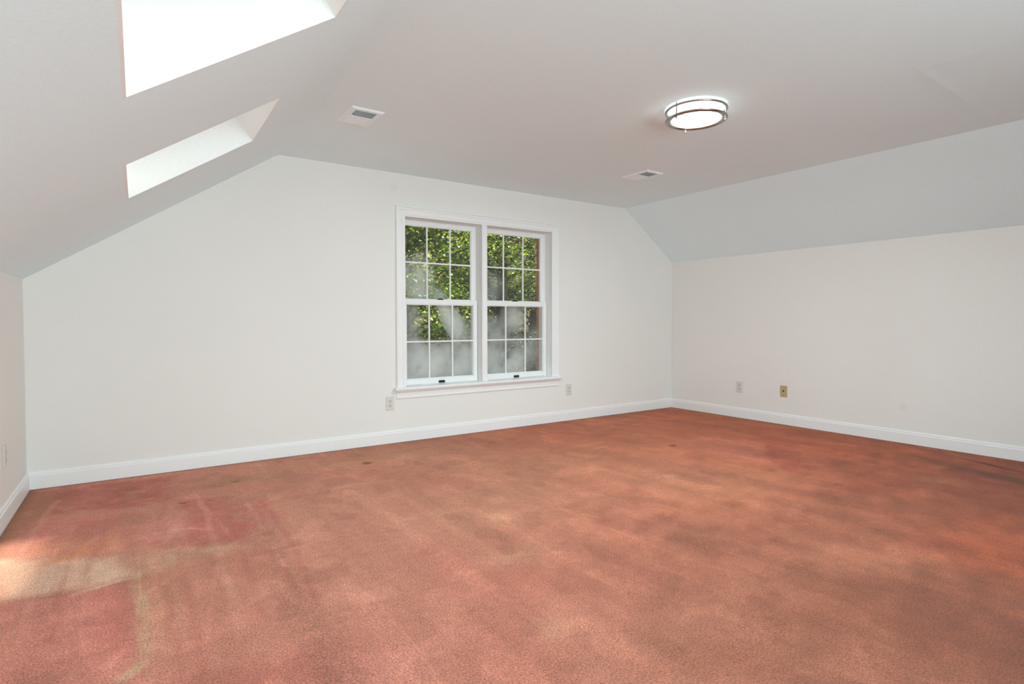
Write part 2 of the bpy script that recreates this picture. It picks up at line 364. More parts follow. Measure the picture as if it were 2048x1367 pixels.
    mixc(np.clip(1-np.abs(rr-.085)/.012, 0, 1), c(182, 110, 92), 0.5)
    # soil line along the skirting
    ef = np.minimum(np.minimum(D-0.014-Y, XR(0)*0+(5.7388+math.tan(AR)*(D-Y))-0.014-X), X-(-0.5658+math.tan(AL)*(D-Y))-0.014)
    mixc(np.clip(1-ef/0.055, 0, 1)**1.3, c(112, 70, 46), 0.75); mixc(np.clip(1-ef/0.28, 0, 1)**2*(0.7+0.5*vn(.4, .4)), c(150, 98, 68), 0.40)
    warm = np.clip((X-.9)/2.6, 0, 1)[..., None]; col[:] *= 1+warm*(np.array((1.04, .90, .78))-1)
    left_ = np.clip((2.4-X)/1.4, 0, 1)[..., None]; col[:] *= 1+left_*(np.array((1.21, 1.14, 1.12))-1)  # carpet colour lightened over the left part
    rl = np.clip(relief, .55, 1.5)
    col[:] *= np.stack([rl**.95, rl**1.08, rl**1.18], -1)
    # pile relief: shallow sweep marks and the dents of furniture feet
    Z += 0.0009*st+0.0011*ft*np.clip((X-1.0)/1.2, 0, 1)
    Z *= np.clip(ef/0.15, 0, 1)
    def dent(px, py, rx, ry, dp, colr=(112, 66, 46), k=.85):
        cx, cy = _unproj_floor(px, py); g = np.exp(-(((X-cx)/rx)**2+((Y-cy)/ry)**2)**1.6)
        Z[:] -= dp*g; mixc(g, c(*colr), k)
    dent(733, 924, .038, .042, .016); dent(470, 962, .035, .03, .006, (150, 105, 75), .5); dent(1345, 890, .035, .035, .016); dent(1675, 967, .03, .028, .014)
    dent(366, 1005, .022, .012, .006, (110, 60, 30)); dent(1692, 876, .04, .03, .006, (150, 80, 55), .6); dent(880, 903, .03, .01, .004, (150, 95, 70), .6); dent(418, 1000, .012, .012, .004, (130, 75, 50), .6)
    verts = np.stack([X, Y, Z], -1).reshape(-1, 3)
    idx = np.arange(nx*ny).reshape(ny, nx)
    quads = np.stack([idx[:-1, :-1], idx[:-1, 1:], idx[1:, 1:], idx[1:, :-1]], -1).reshape(-1, 4)
    me = bpy.data.meshes.new('floor')
    me.vertices.add(len(verts)); me.vertices.foreach_set('co', verts.astype(np.float32).ravel())
    me.loops.add(quads.size); me.loops.foreach_set('vertex_index', quads.astype(np.int32).ravel())
    me.polygons.add(len(quads)); me.polygons.foreach_set('loop_start', np.arange(0, quads.size, 4, dtype=np.int32))
    me.polygons.foreach_set('use_smooth', np.ones(len(quads), bool))
    me.update(calc_edges=True)
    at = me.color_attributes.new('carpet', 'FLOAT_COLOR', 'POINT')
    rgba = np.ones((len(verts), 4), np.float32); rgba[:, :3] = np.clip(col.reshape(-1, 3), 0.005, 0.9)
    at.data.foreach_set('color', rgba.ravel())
    m = mat('worn_salmon_carpet', (.5, .2, .15), 0.95, 0, 0.05); ns, ls, b = nodes(m)
    a = N(ns, 'ShaderNodeAttribute', attribute_name='carpet'); tc = N(ns, 'ShaderNodeTexCoord')
    n1 = N(ns, 'ShaderNodeTexNoise'); n1.inputs['Scale'].default_value = 150; n1.inputs['Detail'].default_value = 3; n1.inputs['Roughness'].default_value = .65
    n2 = N(ns, 'ShaderNodeTexNoise'); n2.inputs['Scale'].default_value = 28; n2.inputs['Detail'].default_value = 3
    for n in (n1, n2): ls.new(tc.outputs['Object'], n.inputs['Vector'])
    g = mth(ns, ls, 'ADD', mth(ns, ls, 'MULTIPLY', mth(ns, ls, 'SUBTRACT', n1.outputs['Fac'], .5), 2.5), mth(ns, ls, 'MULTIPLY', mth(ns, ls, 'SUBTRACT', n2.outputs['Fac'], .5), .35))
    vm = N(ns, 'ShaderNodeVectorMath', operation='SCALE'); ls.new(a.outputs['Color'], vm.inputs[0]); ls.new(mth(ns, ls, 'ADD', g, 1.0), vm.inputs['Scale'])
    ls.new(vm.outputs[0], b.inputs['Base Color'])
    bp = N(ns, 'ShaderNodeBump'); bp.inputs['Strength'].default_value = .7; bp.inputs['Distance'].default_value = .006
    ls.new(n1.outputs['Fac'], bp.inputs['Height']); ls.new(bp.outputs['Normal'], b.inputs['Normal'])
    b.inputs['Sheen Weight'].default_value = 0.12; b.inputs['Sheen Roughness'].default_value = 0.6
    me.materials.append(m)
    o = bpy.data.objects.new('floor', me); COL.objects.link(o)
    tag(o, 'worn salmon pink wall to wall carpet with vacuum marks and stains', None, None, 'structure')
build_floor()

# ------------------------------------------------------------------ structure: walls and ceilings
OX0, OX1, OZ0, OZ1 = 2.095, 3.790, 0.500, 2.055     # finished opening of the double window
WT = 0.205                                            # wall thickness behind the drywall
def gable(name, y, yo, hole, m, label):
    """hexagonal gable wall at plane y, extruded to yo, with a rectangular hole"""
    hx0, hx1, hz0, hz1 = hole
    def top(x):
        if x <= BL(y): return HL+(x-XL(y))*(H-HL)/(BL(y)-XL(y))
        if x >= BR(y): return H-(x-BR(y))*(H-HR)/(XR(y)-BR(y))
        return H
    bm = bmesh.new(); v = (0, yo-y, 0)
    e = 0.004
    prism(bm, [(XL(y)-.02, y, -.05), (hx0, y, -.05), (hx0, y, H), (BL(y), y, H), (XL(y)-.02, y, HL)], v)
    prism(bm, [(hx1, y, -.05), (XR(y)+.02, y, -.05), (XR(y)+.02, y, HR), (BR(y), y, H), (hx1, y, H)], v)
    prism(bm, [(hx0, y, -.05), (hx1, y, -.05), (hx1, y, hz0), (hx0, y, hz0)], v)
    prism(bm, [(hx0, y, hz1), (hx1, y, hz1), (hx1, y, H), (hx0, y, H)], v)
    return obj(name, fix(bm), m, None, label, None, None, 'structure')
gable('wall_far', D, D+WT, (OX0-.02, OX1+.02, OZ0-.03, OZ1+.02), M_wallF, 'off white gable wall with the double window')
gable('wall_rear', YB, YB-WT, (RWX0, RWX1, RWZ0, RWZ1), M_wall, 'off white gable wall behind the viewer')
bm = prism(bmesh.new(), [(XL(YB-.2), YB-.2, -.05), (XL(D+.2), D+.2, -.05), (XL(D+.2), D+.2, HL), (XL(YB-.2), YB-.2, HL)], (-.12, 0, 0))
obj('wall_left', fix(bm), M_wall, None, 'low off white knee wall under the skylight slope', None, None, 'structure')
bm = prism(bmesh.new(), [(XR(YB-.2), YB-.2, -.05), (XR(D+.2), D+.2, -.05), (XR(D+.2), D+.2, HR), (XR(YB-.2), YB-.2, HR)], (.12, 0, 0))
obj('wall_right', fix(bm), M_wallR, None, 'off white side wall below the right ceiling slope', None, None, 'structure')

CR = 0.035      # half width of the softened bend between left slope and flat ceiling
Y0, Y1 = YB-.2, D+.2
bm = prism(bmesh.new(), [(BL(Y0)+CR, Y0, H), (BR(Y0)+.004, Y0, H), (BR(Y1)+.004, Y1, H), (BL(Y1)+CR, Y1, H)], (0, 0, .1))
ceil_o = obj('ceiling', fix(bm), M_ceil, None, 'flat white painted ceiling', None, None, 'structure')
def joint(x0, y0, x1, y1, w=.05, h=.0016):        # faint ridge of a taped drywall joint
    d = Vector((x1-x0, y1-y0, 0)).normalized(); n = Vector((-d.y, d.x, 0))*w; a, b = Vector((x0, y0, H)), Vector((x1, y1, H)); up = Vector((0, 0, h))
    v = [a-n, a, a+n, b-n, b, b+n]; v[1] = v[1]-up; v[4] = v[4]-up
    obj('taped_joint', ([tuple(p) for p in v], [], [(0, 1, 4, 3), (1, 2, 5, 4)]), M_ceil, ceil_o)
joint(3.51, 1.30, 4.88, 1.33); joint(3.51, 1.30, 3.60, -1.5)
tr = math.atan2(H-HR, 5.7388-4.901); nR = Vector((math.sin(tr), 0, math.cos(tr)))
bm = prism(bmesh.new(), [(BR(Y0), Y0, H), (BR(Y1), Y1, H), (XR(Y1)+.06, Y1, HR-.06*math.tan(tr)), (XR(Y0)+.06, Y0, HR-.06*math.tan(tr))], nR*.1)
obj('ceiling_right', fix(bm), M_ceil, None, 'short white ceiling slope above the right wall', None, None, 'structure')
bm = bmesh.new()
def sl(y0, y1, s0, s1):
    prism(bm, [slope(y0, s0), slope(y1, s0), slope(y1, s1), slope(y0, s1)], SN*.014)
(fa, fb, fs0, fs1), (na, nb, ns0, ns1) = SKY
STOP = SLEN-CR
k_ = .012      # the holes leave room for the shaft lining
sl(Y0, na-k_, -.06, STOP); sl(nb+k_, fa-k_, -.06, STOP); sl(fb+k_, Y1, -.06, STOP)
sl(na-k_, nb+k_, -.06, ns0-k_); sl(na-k_, nb+k_, ns1+k_, STOP); sl(fa-k_, fb+k_, -.06, fs0-k_); sl(fa-k_, fb+k_, fs1+k_, STOP)
# softened bend: arc strip from the slope to the flat ceiling
pa = []
for i in range(13):
    t = i/12; a = Vector((-math.cos(TH), 0, -math.sin(TH)))*CR; e_ = Vector((CR, 0, 0))
    pa.append(a*(1-t)**2+e_*t**2)
for p, q_ in zip(pa[:-1], pa[1:]):
    vs = [bm.verts.new(Vector((BL(y), y, H))+d) for y, d in ((Y0, p), (Y1, p), (Y1, q_), (Y0, q_))]
    f = bm.faces.new(vs)
obj('ceiling_left', fix(bm), M_ceil, None, 'long white ceiling slope pierced by two skylight shafts', None, None, 'structure')
# roof boarding closes the space above so that daylight enters only through openings
bm = prism(bmesh.new(), [(BL(Y0)-.15, Y0, H+.02), (BL(Y0)+.25, Y0, H+.02), (BL(Y1)+.25, Y1, H+.02), (BL(Y1)-.15, Y1, H+.02)], (0, 0, .06))
obj('trim_3', fix(bm), M_ceil, None, 'ceiling backing board above the soft bend', None, None, 'structure')

# skylights
sky_labels = ['deep white skylight shaft nearer the window wall, lower in view', 'deep white skylight shaft nearest the viewer, cut by the top edge']
for i, (y0, y1, s0, s1) in enumerate(SKY):
    e = empty('window_%d' % (i+3), slope((y0+y1)/2, s0), 0, label=sky_labels[i], kind='structure')
    inv = e.location
    def P(y, s, n): return slope(y, s, n)-inv
    tk = .012
    sides = [([P(y1, s0-tk, 0), P(y1, s1+tk, 0), P(y1, s1+tk, SHAFT), P(y1, s0-tk, SHAFT)], (0, tk, 0)),
             ([P(y0, s0-tk, 0), P(y0, s1+tk, 0), P(y0, s1+tk, SHAFT), P(y0, s0-tk, SHAFT)], (0, -tk, 0)),
             ([P(y0, s0, 0), P(y1, s0, 0), P(y1, s0, SHAFT), P(y0, s0, SHAFT)], -ST*tk),
             ([P(y0, s1, 0), P(y1, s1, 0), P(y1, s1, SHAFT), P(y0, s1, SHAFT)], ST*tk)]
    for pts, v in sides: obj('shaft_wall', fix(prism(bmesh.new(), pts, v)), M_shaft, e)
    bm = bmesh.new(); w = .035
    for a0, a1, b0, b1 in ((y0, y1, s0, s0+w), (y0, y1, s1-w, s1), (y0, y0+w, s0+w, s1-w), (y1-w, y1, s0+w, s1-w)):
        prism(bm, [P(a0, b0, SHAFT-.03), P(a1, b0, SHAFT-.03), P(a1, b1, SHAFT-.03), P(a0, b1, SHAFT-.03)], SN*.05)
    obj('skylight_frame', fix(bm), M_vinyl, e)
    obj('pane', fix(prism(bmesh.new(), [P(y0+w, s0+w, SHAFT), P(y1-w, s0+w, SHAFT), P(y1-w, s1-w, SHAFT), P(y0+w, s1-w, SHAFT)], SN*.004)), M_clear, e)

# ------------------------------------------------------------------ baseboards
BBP = [(0, 0), (.014, 0), (.014, .086), (.0125, .090), (.0095, .093), (.0095, .101), (.008, .107), (.0045, .112), (0, .113)]
def baseboard(name, p0, p1, inward, label, m0=0.0, m1=0.0, splits=()):
    """boards with a moulded cap; ends mitred into the room corners"""
    p0, p1 = Vector(p0), Vector(p1); d = (p1-p0).normalized(); L = (p1-p0).length; inw = Vector(inward)
    e = empty(name, p0, 0, label=label, kind='structure')
    cuts = [0.0]+list(splits)+[L]
    for k, (a, b) in enumerate(zip(cuts[:-1], cuts[1:])):
        bm = bmesh.new()
        a2 = a+(.0012 if k else 0)
        A = [bm.verts.new(d*(a2+(w*m0 if k == 0 else 0))+inw*w+Vector((0, 0, h))) for w, h in BBP]
        C = [bm.verts.new(d*(b-(w*m1 if k == len(cuts)-2 else 0))+inw*w+Vector((0, 0, h))) for w, h in BBP]
        n = len(A); bm.faces.new(A); bm.faces.new(C[::-1])
        for i in range(n): bm.faces.new((A[i], A[(i+1) % n], C[(i+1) % n], C[i]))
        obj('board', fix(bm), M_trim, e)
baseboard('baseboard_far', (XL(D), D, 0), (XR(D), D, 0), (0, -1, 0), 'white moulded skirting along the window wall', 1, 1, [4.03])
baseboard('baseboard_left', (XL(YB), YB, 0), (XL(D), D, 0), (1, 0, 0), 'white moulded skirting along the left knee wall', 1, 1)
baseboard('baseboard_right', (XR(YB), YB, 0), (XR(D), D, 0), (-1, 0, 0), 'white moulded skirting along the right wall', 1, 1)
baseboard('baseboard_rear', (XL(YB), YB, 0), (XR(YB), YB, 0), (0, 1, 0), 'white moulded skirting along the rear wall', 1, 1)

# ------------------------------------------------------------------ double window: casing
CW = .093
CPROF = [(0, 0), (0, .024), (.004, .028), (.012, .028), (.016, .020), (.019, .0185), (.032, .0185), (.036, .0125), (.042, .0125), (.064, .0095), (.067, .0135), (.077, .0135), (.081, .0085), (CW, .008), (CW, 0)]
def casing(parent, name, p0, p1, inn, k0, k1):
    """moulding from p0 to p1 along the outer edge; inn points to the opening; k = mitre at each end"""
    p0, p1, inn = Vector(p0), Vector(p1), Vector(inn); d = (p1-p0).normalized(); bm = bmesh.new()
    A = [bm.verts.new(p0+inn*w+d*(w*k0)+Vector((0, -t, 0))) for w, t in CPROF]
    C = [bm.verts.new(p1+inn*w-d*(w*k1)+Vector((0, -t, 0))) for w, t in CPROF]
    n = len(A); bm.faces.new(A); bm.faces.new(C[::-1])
    for i in range(n): bm.faces.new((A[i], A[(i+1) % n], C[(i+1) % n], C[i]))
    return obj(name, fix(bm), M_trim, parent)
CX = (OX0+OX1)/2
tr1 = empty('trim_1', (CX, D, OZ0), 0, label='white moulded casing, stool and apron around the double window', kind='structure')
gx0, gx1, gz1 = OX0-CW-CX, OX1+CW-CX, OZ1+CW-OZ0
casing(tr1, 'side_casing', (gx0, 0, 0), (gx0, 0, gz1), (1, 0, 0), 0, 1)
casing(tr1, 'side_casing', (gx1, 0, 0), (gx1, 0, gz1), (-1, 0, 0), 0, 1)
casing(tr1, 'head_casing', (gx0, 0, gz1), (gx1, 0, gz1), (0, 0, -1), 1, 1)
MX0, MX1 = 2.9125, 2.9725
bm = B(MX0-CX+.003, MX1-CX-.003, -.009, .08, 0, OZ1-OZ0-.001, .002); box(bm, MX0-CX+.012, MX1-CX-.012, -.014, .01, .001, OZ1-OZ0-.002, .003)
obj('mullion_casing', bm, M_trim, tr1)
bm = B(gx0-.025, gx1+.025, -.055, .085, -.026, 0, .007, 3)
obj('stool', bm, M_trim, tr1)
AP = [(0, 0), (.010, 0), (.013, .006), (.013, .014), (.010, .020), (.0115, .055), (.016, .062), (.018, .079), (0, .079)]
bm = bmesh.new(); A = [bm.verts.new((gx0, -t, -.105+h)) for t, h in AP]; C = [bm.verts.new((gx1, -t, -.105+h)) for t, h in AP]
bm.faces.new(A); bm.faces.new(C[::-1])
for i in range(len(A)): bm.faces.new((A[i], A[(i+1) % len(A)], C[(i+1) % len(A)], C[i]))
obj('apron', fix(bm), M_trim, tr1)

# ------------------------------------------------------------------ double-hung windows
def double_hung(name, x0, x1, z0, z1, y, flip, label, glass, full=True):
    """two sliding sashes with six-light grilles in a jamb frame; y = plane of the wall face, outside towards +y before flip"""
    cx = (x0+x1)/2; hw = (x1-x0)/2
    e = empty(name, (cx, y, z0), math.pi if flip else 0, label=label, kind='structure')
    h = z1-z0
    bm = bmesh.new()                              # jambs and head lining the opening, with the tracks between the sashes
    for s in (-1, 1):
        a, b = (s*hw, s*(hw+.019)) if s > 0 else (-hw-.019, -hw)
        box(bm, a, b, -.006, .225, -.02, h+.018)
        a, b = (hw-.010, hw+.001) if s > 0 else (-hw-.001, -hw+.010)
        box(bm, a, b, .1185, .1225, 0, h); box(bm, a, b, .159, .170, 0, h)
    box(bm, -hw-.019, hw+.019, -.006, .225, h, h+.019); box(bm, -hw, hw, .159, .170, h-.012, h)
    obj('jamb_frame', bm, M_vinyl, e)
    obj('sill', B(-hw-.019, hw+.019, .083, .26, -.03, .002, .002), M_vinyl, e)
    mid0, mid1 = (1.26-.5)/1.555*h, (1.307-.5)/1.555*h
    gw = .362
    gw = hw-.0468
    for which in ('upper', 'lower'):
        if which == 'upper': ya, yb, za, zb, ra, rb = .124, .156, mid0-.004, h-.001, mid1-mid0+.006, .048
        else: ya, yb, za, zb, ra, rb = .080, .116, .003, mid1, .051, mid1-mid0
        o = -hw+.006
        bm = bmesh.new()
        box(bm, o, -gw, ya, yb, za, zb, .0025); box(bm, gw, -o, ya, yb, za, zb, .0025)
        box(bm, -gw-.001, gw+.001, ya, yb, za, za+ra, .0025); box(bm, -gw-.001, gw+.001, ya, yb, zb-rb, zb, .0025)
        g0, g1 = za+ra, zb-rb
        for (a, b, c_, d_) in ((-gw, -gw+.006, g0, g1), (gw-.006, gw, g0, g1)): box(bm, a, b, ya+.008, yb-.006, c_, d_)
        box(bm, -gw, gw, ya+.008, yb-.006, g0, g0+.006); box(bm, -gw, gw, ya+.008, yb-.006, g1-.006, g1)
        sash = obj(which+'_sash', bm, M_vinyl, e)
        zm = (g0+g1)/2; yg = (ya+yb)/2+.004; mw = .0075
        vx = [-.125, .125]
        for x in vx: obj('muntin', B(x-mw, x+mw, yg-.015, yg-.004, g0, g1, .002), M_vinyl, sash)
        obj('muntin', B(-gw, gw, yg-.0145, yg-.0045, zm-mw, zm+mw, .002), M_vinyl, sash)
        ex = [-gw]+vx+[gw]
        for k in range(3):
            for (c_, d_) in ((g0, zm), (zm, g1)):
                obj('pane', B(ex[k], ex[k+1], yg-.0015, yg+.0015, c_, d_), glass, sash)
        if which == 'lower':
            bm = B(-.032, .032, ya-.012, ya+.002, .008, .030, .003); 
            obj('lift_handle', bm, M_black, sash, 'black finger lift')
            bm = B(-.030, .030, ya+.004, yb-.002, zb-.002, zb+.007, .003); box(bm, -.018, .018, ya+.008, yb+.002, zb+.004, zb+.015, .005, 2)
            obj('sash_lock', bm, M_black, sash, 'black sash lock')
    return e
double_hung('window_1', OX0, MX0, OZ0, OZ1, D, False, 'white double hung window with grilles, left of the pair', M_glass)
double_hung('window_2', MX1, OX1, OZ0, OZ1, D, False, 'white double hung window with grilles, right of the pair', M_glass)
rm = (RWX0+RWX1)/2  # the rear pair is an unseen addition that lets the fill light in
double_hung('window_5', RWX0+.02, rm-.03, RWZ0+.02, RWZ1-.02, YB, True, 'added unseen white double hung window in the rear wall, right when facing it', M_clear)
double_hung('window_6', rm+.03, RWX1-.02, RWZ0+.02, RWZ1-.02, YB, True, 'added unseen white double hung window in the rear wall, left when facing it', M_clear)
bm = B(-.03, .03, -WT, .012, -(RWZ1-RWZ0)/2, (RWZ1-RWZ0)/2)
obj('trim_2', bm, M_trim, None, 'white mullion between the added rear windows', None, None, 'structure', loc=(rm, YB, (RWZ0+RWZ1)/2))

# ------------------------------------------------------------------ brick facing around the outside of the window
M_mortar = mat('mortar', lin(170, 150, 130), .95)
def brick_mat():
    m = mat('red_brown_brick', lin(170, 92, 58), .9, 0, .2); ns, ls, b = nodes(m)
    oi = N(ns, 'ShaderNodeObjectInfo'); tc = N(ns, 'ShaderNodeTexCoord')
    nz = N(ns, 'ShaderNodeTexNoise'); nz.inputs['Scale'].default_value = 60; nz.inputs['Detail'].default_value = 4; ls.new(tc.outputs['Object'], nz.inputs['Vector'])
    cr = N(ns, 'ShaderNodeValToRGB'); cr.color_ramp.elements[0].color = (*lin(176, 96, 58), 1); cr.color_ramp.elements[1].color = (*lin(220, 140, 90), 1)
    ls.new(mth(ns, ls, 'ADD', mth(ns, ls, 'MULTIPLY', oi.outputs['Random'], .7), mth(ns, ls, 'MULTIPLY', nz.outputs['Fac'], .3)), cr.inputs[0])
    ls.new(cr.outputs[0], b.inputs['Base Color'])
    bp = N(ns, 'ShaderNodeBump'); bp.inputs['Strength'].default_value = .4; bp.inputs['Distance'].default_value = .003; ls.new(nz.outputs['Fac'], bp.inputs['Height']); ls.new(bp.outputs['Normal'], b.inputs['Normal'])
    return m
M_brick = brick_mat()
yb0, yb1 = D+WT+.001, 5.15
bx0, bx1, bz0, bz1 = 2.06, 3.826, .44, 2.036
bm = bmesh.new()
for (a, b, c_, d_) in ((bx0-.62, bx0-.004, -.3, 2.6), (bx1+.004, bx1+.62, -.3, 2.6), (bx0-.004, bx1+.004, -.3, bz0-.004), (bx0-.004, bx1+.004, bz1+.004, 2.6)):
    box(bm, a, b, yb0, yb1-.008, c_, d_)
wx = obj('wall_exterior', bm, M_mortar, None, 'red brown brick facing outside the double window', None, None, 'structure')
def brick_mesh(l, d, h):
    o = obj('brick', B(0, l, 0, d, 0, h, .003), M_brick, wx); return o
full = brick_mesh(.194, yb1-yb0-.002, .065); half = brick_mesh(.093, yb1-yb0-.002, .065); sold = brick_mesh(.065, yb1-yb0-.002, .194)
used = set()
def put(proto, loc):
    if proto.name in used: o = copy_of(proto, wx)
    else: o = proto; used.add(proto.name)
    o.location = loc
z = -.255; r = 0
while z < 2.5:
    if z+.07 > bz0-.2:
        for side in (0, 1):
            x = bx1 if side else bx0
            seq = [half, full, full] if r % 2 else [full, full, half]
            for p in seq:
                l = .194 if p is full else .093
                put(p, (x if side else x-l, yb0+.001, z)); x = x+(l+.0095) if side else x-(l+.0095)
    z += .0745; r += 1
n = 24; stp = (bx1-bx0)/n
for i in range(n):
    put(sold, (bx0+i*stp+.004, yb0+.001, bz1)); put(sold, (bx0+i*stp+.004, yb0+.001, bz0-.197))

# ------------------------------------------------------------------ ceiling lamp
lamp = empty('ceiling_light', (2.964, 2.310, H), 0, label='lit round flush ceiling light with two brushed nickel rings', cat='ceiling light')
obj('diffuser', lathe([(0, -.080), (.06, -.0797), (.11, -.079), (.140, -.077), (.150, -.072), (.152, -.062), (.152, -.003), (0, -.003)], 64), M_diff, lamp, 'glowing white acrylic drum', smooth=True)
ld = bpy.data.lights.new('lamp_glow', 'AREA'); lo_ = bpy.data.objects.new('lamp_glow', ld); COL.objects.link(lo_)
ld.shape = 'DISK'; ld.size = .27; ld.energy = 31; ld.color = (0.86, 1.0, 1.03); lo_.location = (2.964, 2.310, H-.0812)     # light of the lamp itself, leaving its acrylic
def ring(r, z, w, h):
    p = []
    for k in range(14):
        a = 2*math.pi*k/14; p.append((r+w*math.cos(a), z+h*math.sin(a)))
    return lathe(p, 72, True)
obj('upper_ring', ring(.181, -.020, .008, .007), M_nickel, lamp, 'slim brushed nickel ring', smooth=True)
obj('lower_ring', ring(.1705, -.076, .0175, .008), M_nickel, lamp, 'wide brushed nickel ring', smooth=True)
for a in (178, -57, 60):
    c_, s_ = math.cos(math.radians(a))*.176, math.sin(math.radians(a))*.176
    bmq = lathe([(0, -.088), (.004, -.088), (.004, -.001), (0, -.001)], 12); bmesh.ops.translate(bmq, vec=(c_, s_, 0), verts=bmq.verts)
    post = obj('post', bmq, M_nickel, lamp, smooth=False)
    bmq = lathe([(0, -.101), (.005, -.0995), (.0075, -.095), (.0075, -.090), (.005, -.086), (0, -.084)], 16); bmesh.ops.translate(bmq, vec=(c_, s_, 0), verts=bmq.verts)
    obj('finial', bmq, M_nickel, post, smooth=True)

# ------------------------------------------------------------------ ceiling registers
def register(x, y, label):
    e = empty('ceiling_vent', (x, y, H), 0, label=label, cat='air vent', group='white ceiling registers')
    hx, hy = .108, .156; ix, iy0, iy1 = .070, -.112, .112
    bm = bmesh.new()
    oo = [(-hx, -hy), (hx, -hy), (hx, hy), (-hx, hy)]; mm = [(-hx+.012, -hy+.012), (hx-.012, -hy+.012), (hx-.012, hy-.012), (-hx+.012, hy-.012)]; ii = [(-ix, iy0), (ix, iy0), (ix, iy1), (-ix, iy1)]
    r0 = [bm.verts.new((*p, -.0005)) for p in oo]; r1 = [bm.verts.new((*p, -.011)) for p in mm]; r2 = [bm.verts.new((*p, -.009)) for p in ii]; r3 = [bm.verts.new((*p, -.0005)) for p in ii]
    for a, b in ((r0, r1), (r1, r2), (r2, r3), (r3, r0)):
        for i in range(4): bm.faces.new((a[i], a[(i+1) % 4], b[(i+1) % 4], b[i]))
    obj('frame', fix(bm), M_vent, e)
    obj('duct_backing', B(-ix, ix, iy0, iy1, -.0022, -.0005), M_ventdark, e)
    obj('divider', B(-ix, ix, -.006, .006, -.0105, -.002), M_vent, e)
    for bank, (a, b, tilt) in enumerate(((iy0+.004, -.008, 1), (.008, iy1-.004, 1))):
        nsl = 9
        sy = (b-a)/nsl
        for k in range(nsl):
            yy = a+(k+.5)*sy
            bmq = bmesh.new(); d = sy*.40*(1 if bank == 0 else 1.55)
            t = .0007
            if bank == 0: pts = [(-ix, yy+.0034, -.0035), (-ix, yy-.0024, -.0092), (-ix, yy-.0024-t*1.5, -.0092), (-ix, yy+.0034-t*1.5, -.0035)]
            else: pts = [(-ix, yy-.0040, -.0040), (-ix, yy+.0062, -.0085), (-ix, yy+.0062, -.0085-t), (-ix, yy-.0040, -.0040-t)]
            prism(bmq, pts, (2*ix, 0, 0)); obj('slat', fix(bmq), M_vent, e)
    obj('damper_lever', B(-.004, .004, iy1-.001, iy1+.024, -.016, -.007, .001), M_vent, e)
    for sy in (-1, 1): 
        bmq = lathe([(0, -.0130), (.003, -.0126), (.0042, -.0112), (.0042, -.009), (0, -.009)], 12); bmesh.ops.translate(bmq, vec=(0, sy*.135+(0 if sy < 0 else .006), 0), verts=bmq.verts)
        obj('screw', bmq, M_screw, e)
    return e
register(1.271, 3.628, 'white ceiling register beside the skylight slope, above the window')
register(3.911, 3.634, 'white ceiling register farther right, past the round light')

# ------------------------------------------------------------------ wall plates (built facing -y, then turned)
def plate_body(bm, w, h): 
    box(bm, -w/2, w/2, -.0065, 0, -h/2, h/2, .0035, 2); return bm
def outlet(loc, rotz, label, w=.078, h=.124):
    e = empty('wall_outlet', loc, rotz, label=label, cat='outlet', group='duplex wall outlets')
    obj('cover_plate', plate_body(bmesh.new(), w, h), M_plate, e)
    for s in (-1, 1):
        z = s*.0205
        bm = bmesh.new(); pts = []
        for k in range(24):
            a = 2*math.pi*k/24; pts.append((.0175*math.cos(a), -.0062, z+max(-.0135, min(.0135, .0175*math.sin(a)))))
        prism(bm, pts, (0, -.0022, 0)); r_ = obj('receptacle', fix(bm), M_recept, e)
        obj('slot', B(-.0082, -.0056, -.0088, -.0082, z-.0015, z+.0080), M_slot, r_); obj('slot', B(.0056, .0082, -.0088, -.0082, z-.0005, z+.0078), M_slot, r_)
        bmq = bmesh.new(); prism(bmq, [(.0034*math.cos(a*.5236), -.0082, z-.0085+.0034*math.sin(a*.5236)) for a in range(12)], (0, -.0006, 0)); obj('slot', fix(bmq), M_slot, r_)
    bmq = bmesh.new(); prism(bmq, [(.003*math.cos(a*.5236), -.0062, .003*math.sin(a*.5236)) for a in range(12)], (0, -.0012, 0)); obj('screw', fix(bmq), M_screw, e)
    return e
outlet((1.942, D, .361), 0, 'ivory duplex outlet below the left end of the window sill')
outlet((4.035, D, .343), 0, 'ivory duplex outlet at the right end of the window sill')
outlet((XR(3.855), 3.855, .349), -math.pi/2-AR*0, 'ivory duplex outlet on the right wall beside the tan plate')
outlet((XL(4.095), 4.095, .366), math.pi/2, 'ivory duplex outlet on the left knee wall')
e = empty('cable_plate', (XR(3.333), 3.333, .352), -math.pi/2, label='tan cable cover plate with a black socket on the right wall', cat='wall plate')
obj('cover_plate', plate_body(bmesh.new(), .078, .122), M_tan, e)
bmq = bmesh.new(); prism(bmq, [((.0078)*math.cos(a*.5236), -.0062, .004+.0078*math.sin(a*.5236)) for a in range(12)], (0, -.006, 0)); obj('coax_socket', fix(bmq), M_black, e, 'small black cable socket')
for z in (-.044, .044):
    bmq = bmesh.new(); prism(bmq, [(.0032*math.cos(a*.5236), -.0062, z+.0032*math.sin(a*.5236)) for a in range(12)], (0, -.0014, 0)); obj('screw', fix(bmq), mat('tan_screw', lin(120, 98, 66), .5, .5), e)

